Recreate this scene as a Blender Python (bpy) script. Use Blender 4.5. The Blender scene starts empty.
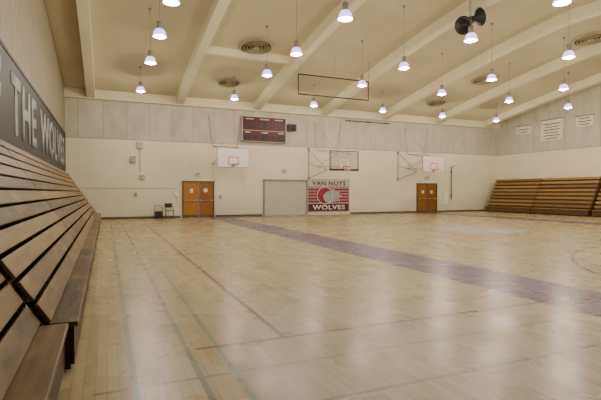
import bpy, bmesh, math, random
from mathutils import Vector, Matrix
random.seed(4)
S=bpy.context.scene
COL=S.collection
BW=27.0; LW=-1.97; RW=28.8; RY=-2.0; CH=6.95
def HC(y): return 9.05-2.1*(abs(y-13)/14)**1.35

# ---------------- materials ----------------
class NT:
    def __init__(s,name):
        s.m=bpy.data.materials.new(name); s.m.use_nodes=True
        s.t=s.m.node_tree; s.n=s.t.nodes; s.l=s.t.links
        s.b=s.n['Principled BSDF']
    def node(s,typ,**k):
        n=s.n.new(typ)
        for a,v in k.items(): setattr(n,a,v)
        return n
    def put(s,inp,v):
        if isinstance(v,bpy.types.NodeSocket): s.l.new(v,inp)
        else: inp.default_value=v
    def math(s,op,a,b=0.0,c=None):
        n=s.node('ShaderNodeMath',operation=op); s.put(n.inputs[0],a); s.put(n.inputs[1],b)
        if c is not None: s.put(n.inputs[2],c)
        return n.outputs[0]
    def mix(s,f,a,b):
        n=s.node('ShaderNodeMix',data_type='RGBA'); s.put(n.inputs[0],f)
        s.put(n.inputs[6],a if isinstance(a,bpy.types.NodeSocket) else (*a,1)); s.put(n.inputs[7],b if isinstance(b,bpy.types.NodeSocket) else (*b,1))
        return n.outputs[2]
    def pos(s): return s.node('ShaderNodeNewGeometry').outputs['Position']
    def objc(s): return s.node('ShaderNodeTexCoord').outputs['Object']
    def scale(s,v,sc):
        n=s.node('ShaderNodeMapping'); s.l.new(v,n.inputs[0]); n.inputs['Scale'].default_value=sc; return n.outputs[0]
    def noise(s,v,scale,detail=3):
        n=s.node('ShaderNodeTexNoise'); s.l.new(v,n.inputs['Vector']); n.inputs['Scale'].default_value=scale; n.inputs['Detail'].default_value=detail
        return n.outputs['Fac']
    def ramp(s,f,a,b):
        n=s.node('ShaderNodeMapRange'); s.l.new(f,n.inputs[0]); n.inputs[1].default_value=a; n.inputs[2].default_value=b; return n.outputs[0]
    def bump(s,h,st=.2,d=.01):
        n=s.node('ShaderNodeBump'); n.inputs['Strength'].default_value=st; n.inputs['Distance'].default_value=d
        s.l.new(h,n.inputs['Height']); s.l.new(n.outputs[0],s.b.inputs['Normal'])

def simple(name,col,rough=.5,metal=0,var=.12,scale=6,emit=None,es=0):
    k=NT(name); f=k.noise(k.objc(),scale)
    d=tuple(c*(1-var*1.6) for c in col); u=tuple(min(1,c*(1+var)) for c in col)
    k.l.new(k.mix(k.ramp(f,.3,.7),d,u),k.b.inputs['Base Color'])
    k.b.inputs['Roughness'].default_value=rough; k.b.inputs['Metallic'].default_value=metal
    if emit:
        k.b.inputs['Emission Color'].default_value=(*emit,1); k.b.inputs['Emission Strength'].default_value=es
    return k.m

def wood(name,c1,c2,axis=(6,1,6),rough=.35,worn=None,spec=.5):
    k=NT(name); v=k.scale(k.objc(),axis)
    f=k.noise(v,3.0,5)
    oi=k.node('ShaderNodeObjectInfo').outputs['Random']
    f2=k.math('ADD',k.math('MULTIPLY',f,.75),k.math('MULTIPLY',oi,.6))
    c=k.mix(k.ramp(f2,.3,1.0),c1,c2)
    if worn:
        w=k.noise(k.scale(k.objc(),(3,1,3)),1.6,6); c=k.mix(k.math('MULTIPLY',k.ramp(w,.5,.7),.6),c,worn)
    k.l.new(c,k.b.inputs['Base Color'])
    k.b.inputs['Roughness'].default_value=rough; k.b.inputs['Specular IOR Level'].default_value=spec
    return k.m

def wall_mat():
    k=NT('gym_wall_paint'); p=k.pos()
    sep=k.node('ShaderNodeSeparateXYZ'); k.l.new(p,sep.inputs[0]); x,y,z=sep.outputs
    h=k.math('ADD',x,y)
    n1=k.noise(p,.5,4); n2=k.noise(p,7,3)
    low=k.mix(k.ramp(n1,.3,.7),(.73,.645,.455),(.81,.735,.545))
    jz=k.math('LESS_THAN',k.math('MODULO',k.math('ADD',z,.02),1.22),.018)
    jx=k.math('LESS_THAN',k.math('MODULO',k.math('ADD',h,50),2.44),.02)
    j=k.math('MAXIMUM',jz,jx)
    low=k.mix(k.math('MULTIPLY',j,.2),low,(.45,.39,.30))
    low_dark=k.math('MULTIPLY',k.ramp(z,1.4,0.0),.3)  # lower wall colour gets darker and browner towards the floor
    low=k.mix(low_dark,low,(.48,.39,.26))
    st=k.scale(p,(1.5,1.5,.7)); n3=k.noise(st,1.3,5)
    up=k.mix(k.ramp(n3,.28,.75),(.40,.365,.29),(.56,.515,.415))
    cell=k.node('ShaderNodeTexWhiteNoise'); cell.noise_dimensions='1D'
    k.l.new(k.math('FLOOR',k.math('DIVIDE',k.math('ADD',h,50),1.22)),cell.inputs['W'])
    up=k.mix(k.math('MULTIPLY',cell.outputs['Value'],.3),up,(.64,.59,.48))
    ux=k.math('LESS_THAN',k.math('MODULO',k.math('ADD',h,50),1.22),.05)
    up=k.mix(k.math('MULTIPLY',ux,.45),up,(.22,.19,.15))
    top=k.math('GREATER_THAN',z,4.42)
    c=k.mix(top,low,up)
    ledge=k.math('COMPARE',z,4.42,.03)
    c=k.mix(k.math('MULTIPLY',ledge,.5),c,(.22,.17,.12))
    k.l.new(c,k.b.inputs['Base Color']); k.b.inputs['Roughness'].default_value=.6
    k.bump(n2,.15,.01)
    return k.m

def siding_mat():
    k=NT('side_wall_panel'); p=k.pos()
    sep=k.node('ShaderNodeSeparateXYZ'); k.l.new(p,sep.inputs[0]); x,y,z=sep.outputs
    st=k.scale(p,(4,4,.5)); n=k.noise(st,2.5,5)
    c=k.mix(k.ramp(n,.3,.75),(.23,.195,.135),(.34,.295,.21))
    g=k.math('LESS_THAN',k.math('MODULO',k.math('ADD',y,50),.61),.03)
    c=k.mix(k.math('MULTIPLY',g,.5),c,(.12,.10,.07))
    k.l.new(c,k.b.inputs['Base Color']); k.b.inputs['Roughness'].default_value=.7
    return k.m

def ceil_mat(name,c1,c2):
    k=NT(name); p=k.pos(); n=k.noise(p,.35,4); n2=k.noise(p,14,2)
    c=k.mix(k.ramp(n,.3,.7),c1,c2)
    k.l.new(c,k.b.inputs['Base Color']); k.b.inputs['Roughness'].default_value=.8
    k.bump(n2,.1,.01)
    return k.m

def floor_mat():
    k=NT('maple_court_floor'); p=k.pos()
    sep=k.node('ShaderNodeSeparateXYZ'); k.l.new(p,sep.inputs[0]); x,y,z=sep.outputs
    br=k.node('ShaderNodeTexBrick')
    mp=k.node('ShaderNodeMapping'); k.l.new(p,mp.inputs[0]); mp.inputs['Rotation'].default_value=(0,0,math.pi/2)
    k.l.new(mp.outputs[0],br.inputs['Vector'])
    br.inputs['Scale'].default_value=1; br.inputs['Brick Width'].default_value=1.1; br.inputs['Row Height'].default_value=.085
    br.inputs['Mortar Size'].default_value=.003; br.inputs['Mortar Smooth'].default_value=.3
    br.inputs['Color1'].default_value=(.33,.255,.115,1); br.inputs['Color2'].default_value=(.46,.37,.19,1); br.inputs['Mortar'].default_value=(.19,.145,.07,1)
    big=k.noise(p,.25,3); mid=k.noise(k.scale(p,(6,.8,1)),2.5,4); scuff=k.noise(p,1.1,7)
    c=k.mix(k.math('MULTIPLY',k.ramp(big,.35,.7),.4),br.outputs['Color'],(.27,.21,.10))
    c=k.mix(k.math('MULTIPLY',k.ramp(mid,.45,.75),.3),c,(.55,.46,.26))
    c=k.mix(k.math('MULTIPLY',k.ramp(scuff,.50,.72),.4),c,(.23,.18,.10))
    def rect(xa,xb,ya,yb):
        return k.math('MULTIPLY',k.math('COMPARE',x,(xa+xb)/2,abs(xb-xa)/2),k.math('COMPARE',y,(ya+yb)/2,abs(yb-ya)/2))
    def union(L):
        r=L[0]
        for q in L[1:]: r=k.math('MAXIMUM',r,q)
        return r
    def dist(cx,cy):
        a=k.math('SUBTRACT',x,cx); b=k.math('SUBTRACT',y,cy)
        return k.math('SQRT',k.math('ADD',k.math('MULTIPLY',a,a),k.math('MULTIPLY',b,b)))
    def ring(cx,cy,r,w): return k.math('COMPARE',dist(cx,cy),r,w/2)
    def ink(m,col,a):
        nonlocal c
        c=k.mix(k.math('MULTIPLY',m,a),c,col)
    lw=.05
    def vx(X,a,b,w=lw): return rect(X-w/2,X+w/2,a,b)
    def hy(Y,a,b,w=lw): return rect(a,b,Y-w/2,Y+w/2)
    ink(k.math('LESS_THAN',dist(13.7,13.8),1.75),(.38,.49,.54),.5)
    ink(union([rect(5.45,6.75,-2,26.6),rect(20.65,21.95,-2,26.6),rect(6.75,20.65,25.7,26.6)]),(.085,.035,.125),.86)
    ink(union([vx(5.45,-2,26.6,.05),vx(6.75,-2,25.7,.05)]),(.04,.02,.06),.85)
    G=[vx(.2,-2,24),vx(.70,2.0,24),vx(.98,-2,9.5),hy(2.9,.98,26,.04),hy(3.65,-.1,12,.04),vx(3.4,12,24),vx(12.4,-1,20),hy(9.6,7,26),hy(18.6,-.2,5.4),hy(12.2,.2,5.4)]
    ink(union(G),(.035,.11,.085),.62)
    R=[vx(1.68,4.33,21,.06),hy(4.33,.78,8.2,.055),hy(21,1.68,5.4)]
    ink(union(R),(.15,.008,.025),.92)
    K=[ring(13.7,13.8,1.83,.05),hy(13.8,6.75,20.65,.05)]
    far=k.math('MULTIPLY',ring(13.7,24.3,6.3,.08),k.math('LESS_THAN',y,24.4))
    near=k.math('MULTIPLY',ring(13.7,1.7,6.6,.075),k.math('GREATER_THAN',y,1.6))
    K+= [far,near,vx(11.9,19.8,25.5),vx(15.5,19.8,25.5),hy(19.8,11.9,15.5),ring(13.7,19.8,1.8,.06)]
    ink(union(K),(.09,.03,.07),.85)
    W=[ring(9.5,11.5,5.2,.05),vx(17.5,3,24,.05),hy(7.4,6.75,20.65,.05),hy(16.3,-.1,26,.05)]
    ink(union(W),(.66,.60,.44),.4)
    k.l.new(c,k.b.inputs['Base Color'])
    r=k.math('ADD',k.math('MULTIPLY',k.noise(p,1.5,5),.26),.15)
    k.l.new(r,k.b.inputs['Roughness'])
    k.b.inputs['Specular IOR Level'].default_value=.30
    k.bump(mid,.08,.002)
    return k.m

M={}
M['wall']=wall_mat(); M['siding']=siding_mat(); M['floor']=floor_mat()
M['ceil']=ceil_mat('ceiling_board',(.51,.45,.31),(.61,.55,.39))
M['beam']=ceil_mat('painted_beam',(.63,.57,.42),(.72,.66,.50))
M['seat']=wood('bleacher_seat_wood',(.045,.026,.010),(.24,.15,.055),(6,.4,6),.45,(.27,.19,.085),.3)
M['riser']=wood('bleacher_riser_gap_wood',(.035,.018,.007),(.09,.05,.02),(6,.6,6),.5,None,.3)  # dark brown for risers and end panels, and for shade in the row gaps
M['seat2']=wood('bleacher_seat_wood_golden',(.17,.095,.028),(.36,.22,.07),(6,.6,6),.45)
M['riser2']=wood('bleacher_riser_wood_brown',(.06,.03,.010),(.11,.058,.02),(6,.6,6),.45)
M['dark']=simple('dark_steel',(.03,.027,.025),.5,.5)
M['greypipe']=simple('grey_painted_pipe',(.27,.25,.21),.5,.1)
M['alu']=simple('brushed_aluminium',(.55,.55,.56),.35,.9)
M['white']=simple('white_enamel',(.84,.81,.72),.4,0,.04)
M['paper']=simple('notice_paper',(.72,.69,.60),.7)
M['black']=simple('black_plastic',(.012,.012,.013),.45)
M['red']=simple('red_paint',(.42,.02,.02),.4)
M['orange']=simple('orange_paint',(.75,.11,.02),.4)
M['doorwood']=wood('varnished_door_wood',(.24,.092,.010),(.46,.195,.03),(8,8,.7),.35)
M['doorwood2']=wood('dark_varnished_door_wood',(.17,.065,.008),(.32,.135,.022),(8,8,.7),.35)
M['shutter']=simple('shutter_paint',(.60,.54,.41),.5,0,.05)
M['frame']=simple('door_frame_paint',(.10,.07,.04),.5)
M['maroon']=simple('maroon_panel',(.10,.006,.007),.55)
M['bannerred']=simple('banner_red_vinyl',(.25,.010,.02),.45)
M['bannerdark']=simple('banner_dark_red_vinyl',(.10,.006,.014),.5)
M['pale']=simple('banner_pale_strip',(.55,.49,.44),.5)
M['grey']=simple('grey_vinyl',(.38,.36,.33),.5)
M['navy']=simple('sign_slate_green',(.018,.025,.024),.55)
M['letter']=simple('sign_letter_paint',(.30,.33,.31),.6,0,.2,3)
kk=NT('backboard_glass'); M['glass']=kk.m
kk.b.inputs['Base Color'].default_value=(.5,.55,.52,1); kk.b.inputs['Roughness'].default_value=.05
tr=kk.node('ShaderNodeBsdfTransparent'); tr.inputs[0].default_value=(.88,.91,.89,1); mx=kk.node('ShaderNodeMixShader'); mx.inputs[0].default_value=.06
kk.l.new(tr.outputs[0],mx.inputs[1]); kk.l.new(kk.b.outputs[0],mx.inputs[2]); kk.l.new(mx.outputs[0],kk.n['Material Output'].inputs[0])
M['bulb']=simple('lamp_bulb',(.9,.9,1),.5,0,.01,2,(.93,.90,1),200)
M['shade']=simple('prismatic_shade',(.50,.46,.66),.25,0,.05,20,(.58,.45,1),2.6)
M['net']=simple('net_cord',(.75,.73,.7),.8)
M['gdisp']=simple('display_glass',(.010,.007,.007),.5)
M['vent']=simple('vent_metal',(.36,.30,.19),.5,.2)
M['ventdark']=simple('vent_gap',(.05,.04,.03),.8)
M['cloth']=simple('banner_cloth',(.74,.69,.56),.8)
M['ink']=simple('faded_ink',(.14,.09,.07),.8)
M['cream']=simple('electrical_box_paint',(.50,.46,.36),.5)

# ---------------- mesh builder ----------------
class MB:
    def __init__(s): s.bm=bmesh.new()
    def box(s,a,b):
        x0,x1=sorted((a[0],b[0]));y0,y1=sorted((a[1],b[1]));z0,z1=sorted((a[2],b[2]))
        v=[s.bm.verts.new(q) for q in [(x0,y0,z0),(x1,y0,z0),(x1,y1,z0),(x0,y1,z0),(x0,y0,z1),(x1,y0,z1),(x1,y1,z1),(x0,y1,z1)]]
        for f in [(0,3,2,1),(4,5,6,7),(0,1,5,4),(1,2,6,5),(2,3,7,6),(3,0,4,7)]: s.bm.faces.new([v[i] for i in f])
        return s
    def cyl(s,p,q,r,n=10,r2=None):
        p=Vector(p);q=Vector(q);d=q-p
        if r2 is None:r2=r
        m=Matrix.Translation((p+q)/2)@d.to_track_quat('Z','Y').to_matrix().to_4x4()
        bmesh.ops.create_cone(s.bm,cap_ends=True,segments=n,radius1=r,radius2=r2,depth=d.length,matrix=m)
        return s
    def lathe(s,prof,c=(0,0,0),n=24,mat=None):
        mat=mat or Matrix.Identity(4); c=Vector(c); rings=[]
        for r,z in prof:
            if r<1e-5: rings.append([s.bm.verts.new(c+mat@Vector((0,0,z)))]*n)
            else: rings.append([s.bm.verts.new(c+mat@Vector((r*math.cos(2*math.pi*i/n),r*math.sin(2*math.pi*i/n),z))) for i in range(n)])
        for a,b in zip(rings,rings[1:]):
            for i in range(n):
                vs=[]
                for v in (a[i],a[(i+1)%n],b[(i+1)%n],b[i]):
                    if v not in vs: vs.append(v)
                if len(vs)>2:
                    try:s.bm.faces.new(vs)
                    except ValueError: pass
        return s
    def torus(s,c,R,r,axis='Z',n=28,k=8):
        vs=[]
        for i in range(n):
            a=2*math.pi*i/n; row=[]
            for j in range(k):
                b=2*math.pi*j/k; rr=R+r*math.cos(b)
                p=(rr*math.cos(a),rr*math.sin(a),r*math.sin(b))
                if axis=='Y': p=(p[0],p[2],p[1])
                row.append(s.bm.verts.new(Vector(c)+Vector(p)))
            vs.append(row)
        for i in range(n):
            for j in range(k):
                s.bm.faces.new([vs[i][j],vs[(i+1)%n][j],vs[(i+1)%n][(j+1)%k],vs[i][(j+1)%k]])
        return s
    def prism(s,poly,axis,a,b):
        def P(u,v,w): return {'Y':(u,w,v),'X':(w,u,v),'Z':(u,v,w)}[axis]
        A=[s.bm.verts.new(P(u,v,a)) for u,v in poly]; B=[s.bm.verts.new(P(u,v,b)) for u,v in poly]
        s.bm.faces.new(A); s.bm.faces.new(B[::-1])
        n=len(poly)
        for i in range(n): s.bm.faces.new([A[i],B[i],B[(i+1)%n],A[(i+1)%n]])
        return s
    def obj(s,name,mat,parent=None,loc=(0,0,0),smooth=False,bevel=0,**props):
        bmesh.ops.recalc_face_normals(s.bm,faces=s.bm.faces)
        me=bpy.data.meshes.new(name); s.bm.to_mesh(me); s.bm.free()
        me.materials.append(mat)
        if smooth:
            for p in me.polygons: p.use_smooth=True
        o=bpy.data.objects.new(name,me); COL.objects.link(o); o.location=loc
        if bevel:
            m=o.modifiers.new('b','BEVEL'); m.width=bevel; m.segments=2; m.limit_method='ANGLE'
        if parent: o.parent=parent
        for k_,v in props.items(): o[k_]=v
        return o
def empty(name,loc,label,category,group=None,rotz=0):
    o=bpy.data.objects.new(name,None); o.empty_display_size=.2; o.location=loc; o.rotation_euler=(0,0,rotz); COL.objects.link(o)
    o['label']=label; o['category']=category
    if group:o['group']=group
    return o
def struct(o): o['kind']='structure'; return o
def text_mesh(name,body,mat,width,height,parent,matrix,extr=.01,bold=.0,spacing=1.0):
    cu=bpy.data.curves.new(name,'FONT'); cu.body=body; cu.size=1; cu.extrude=.0; cu.offset=bold; cu.space_character=spacing
    cu.align_x='LEFT'
    t=bpy.data.objects.new('tmp',cu); COL.objects.link(t); bpy.context.view_layer.update()
    dg=bpy.context.evaluated_depsgraph_get()
    me=bpy.data.meshes.new_from_object(t.evaluated_get(dg)); bpy.data.objects.remove(t)
    xs=[v.co.x for v in me.vertices]; ys=[v.co.y for v in me.vertices]
    sx=width/(max(xs)-min(xs)); sy=height/(max(ys)-min(ys)); cx=(max(xs)+min(xs))/2; cy=(max(ys)+min(ys))/2
    for v in me.vertices: v.co=matrix@Vector(((v.co.x-cx)*sx,(v.co.y-cy)*sy,0))
    me.materials.clear(); me.materials.append(mat)
    o=bpy.data.objects.new(name,me); COL.objects.link(o); o.parent=parent
    m=o.modifiers.new('s','SOLIDIFY'); m.thickness=extr; m.offset=0
    return o
FY=Matrix(((1,0,0,0),(0,0,-1,0),(0,1,0,0),(0,0,0,1)))
FX=Matrix(((0,0,1,0),(1,0,0,0),(0,1,0,0),(0,0,0,1)))
RXm=Matrix.Rotation(math.pi/2,4,'X')

# ---------------- room ----------------
struct(MB().box((LW-.3,RY,-.2),(RW+.3,BW+.3,0)).obj('floor',M['floor']))
struct(MB().box((LW,BW,0),(RW,BW+.25,CH+.3)).obj('wall_back',M['wall']))
def sidewall(name,x0,x1,mat):
    n=24; poly=[(RY,0),(BW+.25,0)]
    for i in range(n+1):
        y=BW+.25-(BW+.25-RY)*i/n; poly.append((y,HC(y)+.05))
    return struct(MB().prism(poly,'X',x0,x1).obj(name,mat))
sidewall('wall_left',LW-.25,LW,M['siding'])
sidewall('wall_right',RW,RW+.25,M['wall'])
def arc_prof(d0,d1,y0=RY,y1=BW,n=28):
    lo=[(y0+(y1-y0)*i/n,HC(y0+(y1-y0)*i/n)+d0) for i in range(n+1)]
    hi=[(y,z-d0+d1) for y,z in lo][::-1]
    return lo+hi
struct(MB().prism(arc_prof(0,.15,RY,BW+.25),'X',LW-.25,RW+.25).obj('ceiling',M['ceil']))
tn=1
for X in (-.7,3.95,8.6,13.25,17.9,22.55,27.2):
    struct(MB().prism(arc_prof(-.46,.02),'X',X-.2,X+.2).obj('trim_%d'%tn,M['beam'])); tn+=1
struct(MB().box((LW,BW-.28,6.5),(RW,BW,CH+.05)).obj('trim_%d'%tn,M['beam'])); tn+=1
struct(MB().box((4.12,20.55,HC(20.7)-.32),(8.43,20.8,HC(20.7)+.02)).obj('trim_%d'%tn,M['beam'])); tn+=1
struct(MB().box((LW,BW-.03,0),(4.0,BW,.12)).box((6.05,BW-.03,0),(9.0,BW,.12)).box((15.3,BW-.03,0),(20.8,BW,.12)).box((22.8,BW-.03,0),(RW,BW,.12)).obj('baseboard_back',M['frame']))
struct(MB().box((RW-.03,RY,0),(RW,BW-.03,.12)).obj('baseboard_right',M['frame']))

# ---------------- doors ----------------
def ddoor(n,x0,x1):
    h=2.15; e=bpy.data.objects.new('door_%d'%n,None); COL.objects.link(e); e.location=((x0+x1)/2,BW,0); struct(e)
    w=(x1-x0)/2; wd=M['doorwood' if n==1 else 'doorwood2']
    MB().box((-w,-.09,0),(-w+.07,0,h)).box((w-.07,-.09,0),(w,0,h)).box((-w,-.09,h-.07),(w,0,h)).obj('door_frame',M['frame'],e)
    MB().box((-.035,-.08,0),(.035,0,h-.07)).obj('centre_post',M['greypipe' if n==1 else 'frame'],e)
    for s in (-1,1):
        a,b=(.04,w-.075)
        MB().box((s*a,-.06,.01),(s*b,-.01,h-.08)).obj('door_leaf',wd,e,bevel=.004)
        MB().cyl((s*(a+.06),-.11,1.0),(s*(b-.06),-.11,1.0),.022).box((s*(a+.04),-.13,.96),(s*(a+.11),-.06,1.05)).box((s*(b-.11),-.13,.96),(s*(b-.04),-.06,1.05)).obj('push_bar',M['alu'],e)
        MB().box((s*a,-.068,.01),(s*b,-.06,.16)).obj('kick_plate',M['frame'],e)
    if n==1:
        MB().lathe([(0,0),(.13,0),(.13,.012),(0,.012)],(.42,-.062,1.6),mat=RXm).obj('round_notice',M['paper'],e)
        MB().box((-.5,-.07,1.45),(-.32,-.06,1.7)).obj('paper_notice',M['paper'],e)
    else:
        MB().box((.3,-.07,1.4),(.48,-.06,1.62)).obj('paper_notice',M['paper'],e)
        MB().box((-.48,-.07,1.4),(-.3,-.06,1.62)).obj('paper_notice',M['paper'],e)
    return e
ddoor(1,4.1,5.97); ddoor(2,20.85,22.7)
e=bpy.data.objects.new('door_3',None); COL.objects.link(e); e.location=(10.58,BW,0); struct(e)
b=MB()
for i in range(24):
    z=.02+i*.09; b.prism([(-.01,z),(-.052,z+.006),(-.058,z+.045),(-.052,z+.084),(-.01,z+.088)],'X',-1.42,1.42)
b.obj('shutter_curtain',M['shutter'],e)
MB().box((-1.5,-.09,0),(-1.42,0,2.3)).box((1.42,-.09,0),(1.5,0,2.3)).box((-1.5,-.1,2.18),(1.5,0,2.3)).obj('shutter_frame',M['greypipe'],e)
MB().box((-1.42,-.08,0.0),(1.42,-.005,.07)).obj('bottom_bar',M['alu'],e)

for X in (5.03,21.78):
    e=empty('exit_sign',(X,BW,2.45),'small white exit sign with red letters above the wooden double doors','exit sign','exit signs above doors')
    MB().box((-.2,-.07,0),(.2,0,.24)).obj('sign_housing',M['white'],e,bevel=.008)
    text_mesh('lettering','EXIT',M['red'],.3,.14,e,Matrix.Translation((0,-.075,.12))@FY,.006,.02)

# ---------------- banner ----------------
e=empty('wall_banner',(13.68,BW,.22),'red school banner lettered VAN NUYS WOLVES beside the roller shutter','banner')
MB().box((-1.52,-.03,0),(1.52,0,2.1)).obj('banner_sheet',M['bannerdark'],e)
MB().box((-1.55,-.04,-.03),(-1.51,0,2.13)).box((1.51,-.04,-.03),(1.55,0,2.13)).box((-1.55,-.04,2.09),(1.55,0,2.13)).box((-1.55,-.04,-.03),(1.55,0,.01)).obj('banner_border',M['grey'],e)
MB().box((-1.5,-.037,1.64),(1.5,-.03,2.08)).obj('pale_strip',M['pale'],e)
MB().box((-1.5,-.036,.5),(1.5,-.03,1.6)).obj('banner_band',M['grey'],e)
for i in range(5):
    z=.58+i*.2; MB().box((-1.5,-.04,z),(1.5,-.036,z+.14)).obj('banner_stripe',M['bannerred'],e)
MB().lathe([(0,0),(.56,0),(.56,.006),(0,.006)],(-.3,-.041,1.05),n=40,mat=RXm).obj('banner_roundel',M['bannerred'],e)
MB().torus((-.3,-.048,1.05),.56,.02,'Y',40,6).obj('banner_ring',M['white'],e)
MB().prism([(-.25,.62),(.15,.55),(.55,.68),(.85,.66),(.7,.85),(.98,1.0),(.72,1.15),(.9,1.38),(.5,1.35),(.3,1.5),(.05,1.35),(-.2,1.28),(-.45,1.05),(-.38,.8)],'Y',-.052,-.047).obj('banner_patch',M['grey'],e)
text_mesh('lettering','VAN NUYS',M['bannerdark'],2.5,.30,e,Matrix.Translation((0,-.042,1.86))@FY,.008,.02,1.1)
text_mesh('lettering','WOLVES',M['white'],2.4,.30,e,Matrix.Translation((0,-.04,.26))@FY,.008,.02,1.1)

# ---------------- scoreboard ----------------
e=empty('scoreboard',(9.1,BW,4.62),'maroon electronic scoreboard with dark display windows high on the wall','scoreboard')
MB().box((-1.42,-.22,0),(1.42,0,1.52)).obj('housing',M['maroon'],e,bevel=.02)
MB().box((-1.43,-.235,-.01),(-1.405,0,1.53)).box((1.405,-.235,-.01),(1.43,0,1.53)).box((-1.43,-.235,1.505),(1.43,0,1.53)).box((-1.43,-.235,-.01),(1.43,0,.015)).box((-1.4,-.23,.665),(1.4,-.22,.69)).obj('edge_trim',M['pale'],e)
for a,c,d,f in [(-1.3,.80,-.6,1.26),(-.45,.80,.45,1.26),(.6,.80,1.3,1.26),(-1.3,.1,-.85,.46),(-.28,.1,.28,.46),(.85,.1,1.3,.46),(-.7,.15,-.42,.40),(.42,.15,.7,.40)]:
    MB().box((a,-.232,c),(d,-.22,f)).obj('display_window',M['gdisp'],e)
for a,d,z in [(-1.2,-.7,1.35),(-.3,.3,1.35),(.7,1.2,1.35),(-1.25,-.9,.53),(-.22,.22,.53),(.9,1.25,.53)]:
    MB().box((a,-.232,z),(d,-.22,z+.06)).obj('caption_strip',M['pale'],e)
for a,d,c,f in [(-1.2,-1.0,.87,1.19),(-.88,-.68,.87,1.19),(-.35,-.15,.87,1.19),(.15,.35,.87,1.19),(.68,.88,.87,1.19),(1.0,1.2,.87,1.19)]:
    MB().box((a,-.236,c),(d,-.232,c+.025)).box((a,-.236,f-.025),(d,-.232,f)).box((a,-.236,c),(a+.025,-.232,f)).box((d-.025,-.236,c),(d,-.232,f)).obj('digit',M['bannerred'],e)
e=empty('wall_speaker',(10.95,BW,5.4),'small black box loudspeaker beside the scoreboard','speaker')
MB().box((-.28,-.3,0),(.28,-.06,.42)).obj('cabinet',M['black'],e,bevel=.02)
MB().cyl((0,-.06,.2),(0,0,.2),.05).obj('bracket',M['dark'],e)
MB().torus((0,-.3,.2),.13,.015,'Y').lathe([(0,.02),(.12,0)],(0,-.302,.2),mat=RXm).obj('speaker_cone',M['dark'],e)

# ---------------- basketball goals ----------------
def net(e,y,z,r=.225):
    b=MB(); n=12
    for i in range(n):
        for sgn in (1,-1):
            pts=[]
            for k_ in range(5):
                t=k_/4; a=2*math.pi*(i+sgn*k_*.5)/n; rr=r*(1-.45*t)
                pts.append((rr*math.cos(a),y+rr*math.sin(a),z-.42*t))
            for p,q in zip(pts,pts[1:]): b.cyl(p,q,.006,4)
    b.obj('net',M['net'],e)
def goal(X,Y,kind,label):
    wallgap=BW-Y
    e=empty('basketball_goal',(X,Y,2.9),label,'basketball hoop','basketball goals on the end wall')
    tq=[(-.3,.15,.3,.2),(-.3,.55,.3,.6),(-.3,.15,-.25,.6),(.25,.15,.3,.6)]
    if kind=='white':
        MB().box((-.915,0,0),(.915,.05,1.07)).obj('backboard',M['white'],e,bevel=.02)
        MB().box((-.925,-.008,-.012),(.925,.055,.008)).box((-.925,-.008,1.062),(.925,.055,1.08)).box((-.925,-.008,0),(-.91,.055,1.07)).box((.91,-.008,0),(.925,.055,1.07)).obj('board_frame',M['greypipe'],e)
        b=MB()
        for q in tq: b.box((q[0],-.006,q[1]),(q[2],0,q[3]))
        b.obj('target_square',M['orange'],e)
    else:
        MB().box((-.97,.01,.02),(.97,.03,1.12)).obj('backboard',M['glass'],e)
        MB().box((-1,-.01,-.02),(1,.05,.03)).box((-1,-.01,1.10),(1,.05,1.14)).box((-1,-.01,0),(-.965,.05,1.14)).box((.965,-.01,0),(1,.05,1.14)).obj('board_frame',M['dark'],e)
        MB().box((-1.02,-.03,-.09),(1.02,.08,.03)).obj('edge_padding',M['black'],e,bevel=.01)
        b=MB()
        for q in tq: b.box((q[0],-.0,q[1]),(q[2],.008,q[3]))
        b.obj('target_square',M['white'],e)
    MB().torus((0,-.38,.15),.228,.018).box((-.08,-.16,.13),(.08,0,.165)).box((-.09,-.02,0),(.09,.0,.19)).cyl((-.06,-.02,.03),(-.15,-.22,.14),.01).cyl((.06,-.02,.03),(.15,-.22,.14),.01).obj('rim',M['orange'],e,smooth=False)
    net(e,-.38,.15)
    b=MB(); r=.02 if kind=='white' else .014
    for s in (-1,1):
        b.cyl((s*.45,.05,.95),(s*.75,wallgap,1.35),r).cyl((s*.45,.05,.15),(s*.75,wallgap,.3),r)
        if kind=='white': b.cyl((s*.45,.06,.1),(s*.45,.06,1.0),r)
        b.cyl((s*.45,.05,.95),(s*.75,wallgap,.3),r*.7)
    b.cyl((-.45,.05,.55),(.45,.05,.55),r)
    b.cyl((-.75,wallgap-.02,1.35),(.75,wallgap-.02,1.35),r)
    b.obj('support_frame',M['greypipe'],e)
    for s in (-1,1):
        MB().cyl((s*.75,wallgap-.04,1.35),(s*1.0,wallgap-.04,3.2),.012,6).cyl((s*1.0,wallgap-.04,3.2),(s*.4,.05,1.05),.009,6).obj('stay_cable',M['greypipe'],e)
goal(6.64,25,'white','white wooden backboard with orange square and net on a wall bracket')
goal(13.55,24.6,'glass','clear glass backboard with dark frame and padded lower edge')
goal(20.76,25,'white','white wooden backboard near the far double doors on a wall bracket')
e=empty('pipe_trapeze',(10.45,20,6.2),'black pipe frame hung from the ceiling beams','hanging frame')
MB().cyl((-1.95,0,.95),(1.95,0,.95),.03).cyl((-1.95,0,0),(1.95,0,0),.03).cyl((-1.95,0,0),(-1.95,0,.95),.025).cyl((1.95,0,0),(1.95,0,.95),.025).obj('pipe_frame',M['dark'],e)
for x_,t_ in ((-1.85,HC(20)-.44-6.2),(1.95,HC(20)-6.2),(0,HC(20)-6.2)):
    MB().cyl((x_,0,.95),(x_,0,t_),.012).obj('hanger_rod',M['greypipe'],e)
e=empty('hoist_track',(16.7,BW,6.3),'thin black rail with hooks mounted along the upper wall','rail')
MB().box((-1.8,-.1,0),(1.8,-.04,.05)).obj('rail',M['black'],e)
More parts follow.
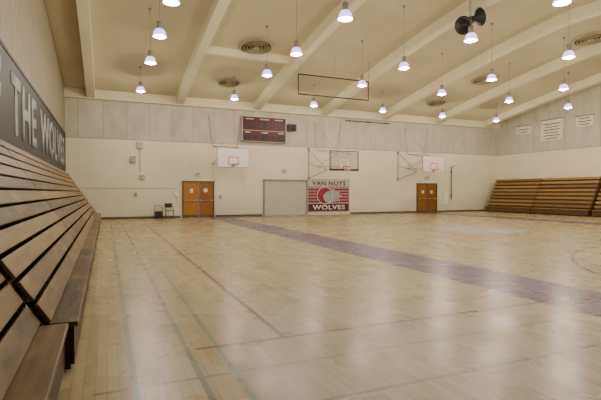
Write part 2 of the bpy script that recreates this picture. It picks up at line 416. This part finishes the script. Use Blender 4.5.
for x_ in (-1.45,0,1.45): MB().box((x_-.05,-.05,-.02),(x_+.05,0,.08)).obj('rail_bracket',M['dark'],e)
for X,lab in ((12.2,'folded grey pipe brace beside the glass backboard'),(19.2,'folded grey pipe brace beside the white backboard')):
    e=empty('wall_brace',(X,BW,2.4),lab,'pipe brace','wall pipe braces')
    MB().cyl((0,-.04,0),(0,-.04,1.9),.022).cyl((0,-.04,0),(.7,-1.3,.5),.02).cyl((0,-.04,1.9),(.7,-1.3,.5),.02).cyl((0,-.04,1.0),(.7,-1.3,.5),.017).obj('brace_pipes',M['greypipe'],e)
    for z_ in (-.1,1.8): MB().box((-.06,-.05,z_),(.06,0,z_+.2)).obj('wall_plate',M['greypipe'],e)

e=empty('wall_pole',(24.0,BW,.9),'dark vertical pole on brackets beside the double doors','pole')
MB().cyl((0,-.12,0),(0,-.12,2.5),.03).cyl((0,-.12,2.5),(.35,-.12,2.6),.025).obj('pole',M['dark'],e)
for z_ in (.3,2.1): MB().box((-.04,-.12,z_),(.04,0,z_+.06)).obj('bracket',M['dark'],e)
def ebox(x,z,w,h,d,lab,mat='cream'):
    e=empty('wall_electrical_box',(x,BW,z),lab,'electrical box')
    MB().box((-w/2,-d,0),(w/2,0,h)).obj('box_body',M[mat],e,bevel=.01)
    MB().box((-w/2+.03,-d-.012,.03),(w/2-.03,-d,h-.03)).obj('box_cover',M[mat],e,bevel=.004)
    return e
e=ebox(1.78,3.95,.32,.38,.15,'pale wall horn box with conduit below')
MB().cyl((0,-.04,-1.3),(0,-.04,0),.018).obj('conduit',M['greypipe'],e)
ebox(1.4,3.15,.3,.36,.14,'pale grey control box on the wall','grey')
ebox(1.9,2.2,.26,.26,.1,'small pale switch box on the wall')
ebox(23.5,.55,.34,1.0,.14,'tall white panel box beside the double doors','white')
ebox(1.55,1.25,.16,.22,.06,'small grey switch plate on the wall','grey')
ebox(6.35,1.1,.14,.22,.06,'small switch plate next to the double doors','grey')
ebox(3.75,1.25,.2,.28,.07,'small pale switch plate beside the doors','white')
ebox(10.5,2.75,.22,.22,.09,'small pale box above the roller shutter')
e=empty('wall_conduit',(2.2,BW,1.72),'thin grey conduit running along the wall','conduit')
MB().cyl((-3.9,-.03,0),(1.6,-.03,0),.01).cyl((1.6,-.03,0),(1.6,-.03,-1.0),.01).obj('conduit_run',M['cream'],e)

e=empty('folding_chair',(3.3,26.35,0),'grey metal folding chair standing against the wall','chair',rotz=.15)
MB().prism([(-.2,.43),(.2,.43),(.2,.46),(-.2,.46)],'Y',-.2,.2).obj('seat',M['dark'],e,bevel=.01)
MB().prism([(-.2,.62),(.2,.62),(.19,.84),(-.19,.84)],'Y',.22,.245).obj('backrest',M['dark'],e,bevel=.008)
for s in (-1,1):
    MB().cyl((s*.22,-.22,0),(s*.22,.24,.86),.013).obj('leg',M['dark'],e)
    MB().cyl((s*.2,.26,0),(s*.2,-.15,.44),.013).obj('leg',M['dark'],e)
MB().cyl((-.22,.235,.85),(.22,.235,.85),.013).obj('crossbar',M['dark'],e)
MB().cyl((-.2,.2,.06),(.2,.2,.06),.01).obj('crossbar',M['dark'],e)
e=empty('equipment_cart',(2.72,26.4,0),'low dark cart with a black case beside the folding chair','cart')
MB().box((-.25,-.18,.1),(.25,.18,.14)).obj('deck',M['dark'],e)
MB().box((-.2,-.15,.14),(.2,.15,.42)).obj('case',M['black'],e,bevel=.02)
MB().cyl((-.22,.17,.12),(-.22,.19,.75),.012).cyl((.22,.17,.12),(.22,.19,.75),.012).cyl((-.22,.19,.75),(.22,.19,.75),.012).obj('handle',M['dark'],e)
for sx in (-.2,.2):
    for sy in (-.14,.14): MB().cyl((sx-.02,sy,.05),(sx+.02,sy,.05),.05,14).obj('wheel',M['black'],e)

# ---------------- left wall sign ----------------
e=empty('wall_sign',(LW,12.0,2.52),'long slate-coloured board lettered HOME OF THE WOLVES above the bleachers','sign')
MB().box((0,-13.9,0),(.06,14.2,1.96)).obj('sign_board',M['navy'],e)
MB().box((0,-13.95,1.94),(.08,14.25,2.02)).box((0,14.15,0),(.08,14.25,1.98)).box((0,-13.95,-.02),(.08,14.25,.03)).obj('sign_frame',M['dark'],e)
for w,a,b_ in (('HOME',.8,6.0),('OF',7.6,10.6),('THE',11.7,15.6),('WOLVES',16.5,25.5)):
    text_mesh('lettering',w,M['letter'],b_-a,1.38,e,Matrix.Translation((.07,(a+b_)/2-12,.97))@FX,.02,.03,1.12)

# ---------------- bleachers (folded) ----------------
def bleacher(side,wallx,y0,y1,D,rows,rise,run,label,sm,rm,group,slope=.13,bench=.27,flat=False):
    L=y1-y0
    e=empty('bleacher',(wallx,y0,0),label,'bleachers',group)
    z0=.42
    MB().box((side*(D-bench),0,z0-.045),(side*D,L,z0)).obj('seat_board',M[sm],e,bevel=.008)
    MB().box((side*(D-.06),.0,.06),(side*(D-.03),L,z0-.05)).obj('riser_and_gap_board',M[rm],e,bevel=.004)
    for i in range(1,rows):
        u=D-bench*.62-(i-1)*run-.06; z=z0+i*rise
        if flat:
            MB().box((side*(u-.22),0,z-.15),(side*u,L,z)).obj('seat_board',M[sm],e,bevel=.012)
            MB().box((side*(u-.11),.02,z-rise),(side*(u-.08),L-.02,z-.1)).obj('riser_and_gap_board',M[rm],e)
            continue
        lo=(u,z-rise*.88); hi=(u-slope,z-.01)
        t=Vector((hi[1]-lo[1],-(hi[0]-lo[0]))).normalized()*.035
        poly=[lo,hi,(hi[0]-t.x,hi[1]-t.y),(lo[0]-t.x,lo[1]-t.y)]
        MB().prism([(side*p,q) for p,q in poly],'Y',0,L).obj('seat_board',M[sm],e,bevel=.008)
        MB().box((side*(u-.05-slope*.6),.02,z-rise*.98),(side*(u-.08-slope*.6),L-.02,z-rise*.35)).obj('riser_and_gap_board',M[rm],e)  # dark backing behind the seat, its colour stands in for shade in the gap
    ztop=z0+(rows-1)*rise; utop=D-bench*.62-(rows-2)*run-.06
    ny=max(2,int(L/2)+1); b=MB()
    for j in range(ny):
        y=.14+(L-.28)*j/(ny-1)
        b.box((side*(D-.2),y-.02,0),(side*(D-.16),y+.02,z0-.045))
        b.cyl((side*(D-.2),y,.15),(side*(utop-.14),y,ztop-.14),.02,6)
        b.box((side*.02,y-.02,.0),(side*.06,y+.02,ztop-.05))
        b.box((side*.02,y-.025,.0),(side*(D-.07),y+.025,.06))
    b.box((side*(D-.2),.1,.0),(side*(D-.16),L-.1,.05)); b.box((side*.02,.1,.0),(side*.06,L-.1,.05))
    b.obj('steel_frame',M['dark'],e)
    poly=[(side*.02,.02),(side*(D-.06),.02),(side*(D-.06),z0-.05),(side*(D-bench-.02),z0-.05),(side*(utop-.13),ztop-.06),(side*.02,ztop-.06)]
    MB().prism(poly,'Y',.01,.035).obj('end_panel',M[rm],e)
    MB().prism(poly,'Y',L-.035,L-.01).obj('end_panel',M[rm],e)
    MB().box((side*.02,0,ztop-.05),(side*(utop-(.2 if flat else slope)-.02),L,ztop-.01)).obj('top_board',M[rm],e)
    return e
GL='bleacher sections along the side wall'
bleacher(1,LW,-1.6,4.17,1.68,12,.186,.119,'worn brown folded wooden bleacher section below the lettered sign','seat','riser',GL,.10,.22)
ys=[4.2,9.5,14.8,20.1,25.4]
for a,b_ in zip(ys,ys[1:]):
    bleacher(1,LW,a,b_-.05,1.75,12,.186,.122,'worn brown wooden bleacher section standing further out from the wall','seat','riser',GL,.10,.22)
GR='bleacher sections on the opposite wall'
for a,b_,lab in ((22.4,26.4,'golden brown wooden bleacher section near the room corner'),(18.3,22.33,'golden brown wooden bleacher section between neighbouring sections'),(14.1,18.05,'golden brown wooden bleacher section beside a narrow gap'),(10.0,14.03,'golden brown wooden bleacher section beside the neighbouring section')):
    bleacher(-1,RW,a,b_,1.95,9,.255,.125,lab,'seat2','riser2',GR,.09,.27,True)

# ---------------- right wall banners ----------------
for ya,yb,za,zb in ((23.95,25.2,5.85,6.45),(21.4,23.1,5.15,6.6),(19.3,20.45,5.8,6.5)):
    w=yb-ya
    e=empty('wall_cloth_banner',(RW,(ya+yb)/2,za),'off-white cloth banner with faded lines of lettering on the upper wall','banner','cloth banners on the upper wall')
    MB().box((-.03,-w/2,0),(0,w/2,zb-za)).obj('cloth',M['cloth'],e)
    MB().cyl((-.03,-w/2-.05,zb-za),(-.03,w/2+.05,zb-za),.02).obj('hanging_rod',M['dark'],e)
    for i in range(int((zb-za)/.22)):
        z=.1+i*.2; q=w*(.38 if i%2 else .3); MB().box((-.034,-q,z),(-.03,q,z+.06)).obj('faded_line',M['ink'],e)

# ---------------- ceiling vents ----------------
for X,Y,R in ((6.4,20.0,.8),(6.2,24.2,.62),(20.6,20.3,.8),(20.3,24.2,.62),(21.5,14.6,.8)):
    z=HC(Y); sl=math.atan((HC(Y+.3)-HC(Y-.3))/.6)
    e=empty('ceiling_vent',(X,Y,z-.02),'round beige ceiling air diffuser with concentric rings','air vent','round ceiling diffusers'); e.rotation_euler=(sl,0,0)
    MB().lathe([(R,.06),(R,-.04),(R*.86,-.10),(R*.82,-.06),(R*.86,.0)],n=36).obj('outer_ring',M['vent'],e,smooth=True)
    MB().lathe([(0,.02),(R*.9,.02),(R*.9,.0),(0,.0)],n=36).obj('duct_throat',M['ventdark'],e)
    for q in (.68,.5,.32):
        MB().lathe([(R*q,-.02),(R*(q+.07),-.10),(R*(q+.05),-.13),(R*(q-.02),-.05),(R*q,-.02)],n=36).obj('diffuser_ring',M['vent'],e,smooth=True)
    MB().lathe([(0,-.14),(R*.2,-.12),(R*.2,-.09),(0,-.09)],n=24).cyl((0,0,-.1),(0,0,.0),.03).obj('centre_plate',M['vent'],e)

# ---------------- horn loudspeakers ----------------
e=empty('horn_loudspeakers',(12.9,13.5,8.05),'pair of dark horn loudspeakers hung from the ceiling','loudspeaker')
MB().cyl((0,0,.0),(0,0,HC(13.5)-8.05),.018).box((-.2,-.05,-.05),(.2,.05,.03)).obj('hanging_bracket',M['greypipe'],e)
for d,c in (((-1,-.35,-.4),(-.08,.04,-.10)),((1,-.2,.35),(.10,-.04,.10))):
    v=Vector(d).normalized(); m=v.to_track_quat('Z','Y').to_matrix().to_4x4()
    MB().lathe([(.05,0),(.10,.10),(.18,.20),(.29,.30),(.33,.33),(.35,.34),(.31,.33),(.16,.21),(.08,.10),(.0,.08)],c,28,m).obj('horn_bell',M['black'],e,smooth=True)
    MB().lathe([(0,-.14),(.12,-.13),(.13,0),(.05,.03),(0,.03)],c,20,m).obj('driver_housing',M['dark'],e,smooth=True)

# ---------------- high-bay lamps ----------------
protos={}
rows=[23.5,18.2,15.0,11.4,8.2,4.8]; cols=[1.6,6.3,10.95,15.6,20.2,24.9]
LZ=6.42
LD=bpy.data.lights.new('lamp_light','POINT'); LD.energy=118; LD.shadow_soft_size=.09; LD.color=(1,.87,.63)
for Y in rows:
    for X in cols:
        y_=12.2 if (Y==11.4 and X==1.6) else Y
        e=empty('high_bay_lamp',(X,y_,LZ),'bell-shaped high-bay ceiling lamp glowing pale violet on a thin stem','ceiling lamp','high-bay lamps hanging from the ceiling')
        L=HC(y_)-LZ
        MB().cyl((0,0,.48),(0,0,L),.009,8).lathe([(0,L),(.06,L),(.06,L-.04),(.02,L-.08)],n=12).obj('stem',M['greypipe'],e)
        if not protos:
            protos['lamp_shade']=MB().lathe([(.08,.24),(.12,.23),(.165,.17),(.20,.06),(.215,0),(.205,0),(.19,.06),(.155,.16),(.11,.215),(.07,.225)],n=28).obj('lamp_shade',M['shade'],e,smooth=True)
            protos['ballast_housing']=MB().lathe([(0,.50),(.04,.49),(.085,.46),(.09,.44),(.09,.28),(.08,.25),(.08,.22),(0,.22)],n=20).obj('ballast_housing',M['greypipe'],e,smooth=True)
            protos['bulb']=MB().lathe([(0,-.06),(.05,-.045),(.09,.0),(.10,.06),(.08,.12),(.035,.18),(.03,.22)],n=16).obj('bulb',M['bulb'],e,smooth=True)
        else:
            for k_,o in protos.items():
                c=o.copy(); c.parent=e; COL.objects.link(c)
        l=bpy.data.objects.new('lamp_light',LD); COL.objects.link(l); l.parent=e; l.location=(0,0,-.17)

w=bpy.data.worlds.new('World'); S.world=w; w.use_nodes=True
w.node_tree.nodes['Background'].inputs[0].default_value=(1,.88,.68,1); w.node_tree.nodes['Background'].inputs[1].default_value=.05
cam=bpy.data.cameras.new('camera'); co=bpy.data.objects.new('camera',cam); COL.objects.link(co); S.camera=co
cam.sensor_width=36; cam.lens=452/601*36; cam.clip_start=.05; cam.clip_end=200
co.location=(0,0,1.5); co.rotation_euler=(math.radians(90-1.01),0,math.radians(-23.3))
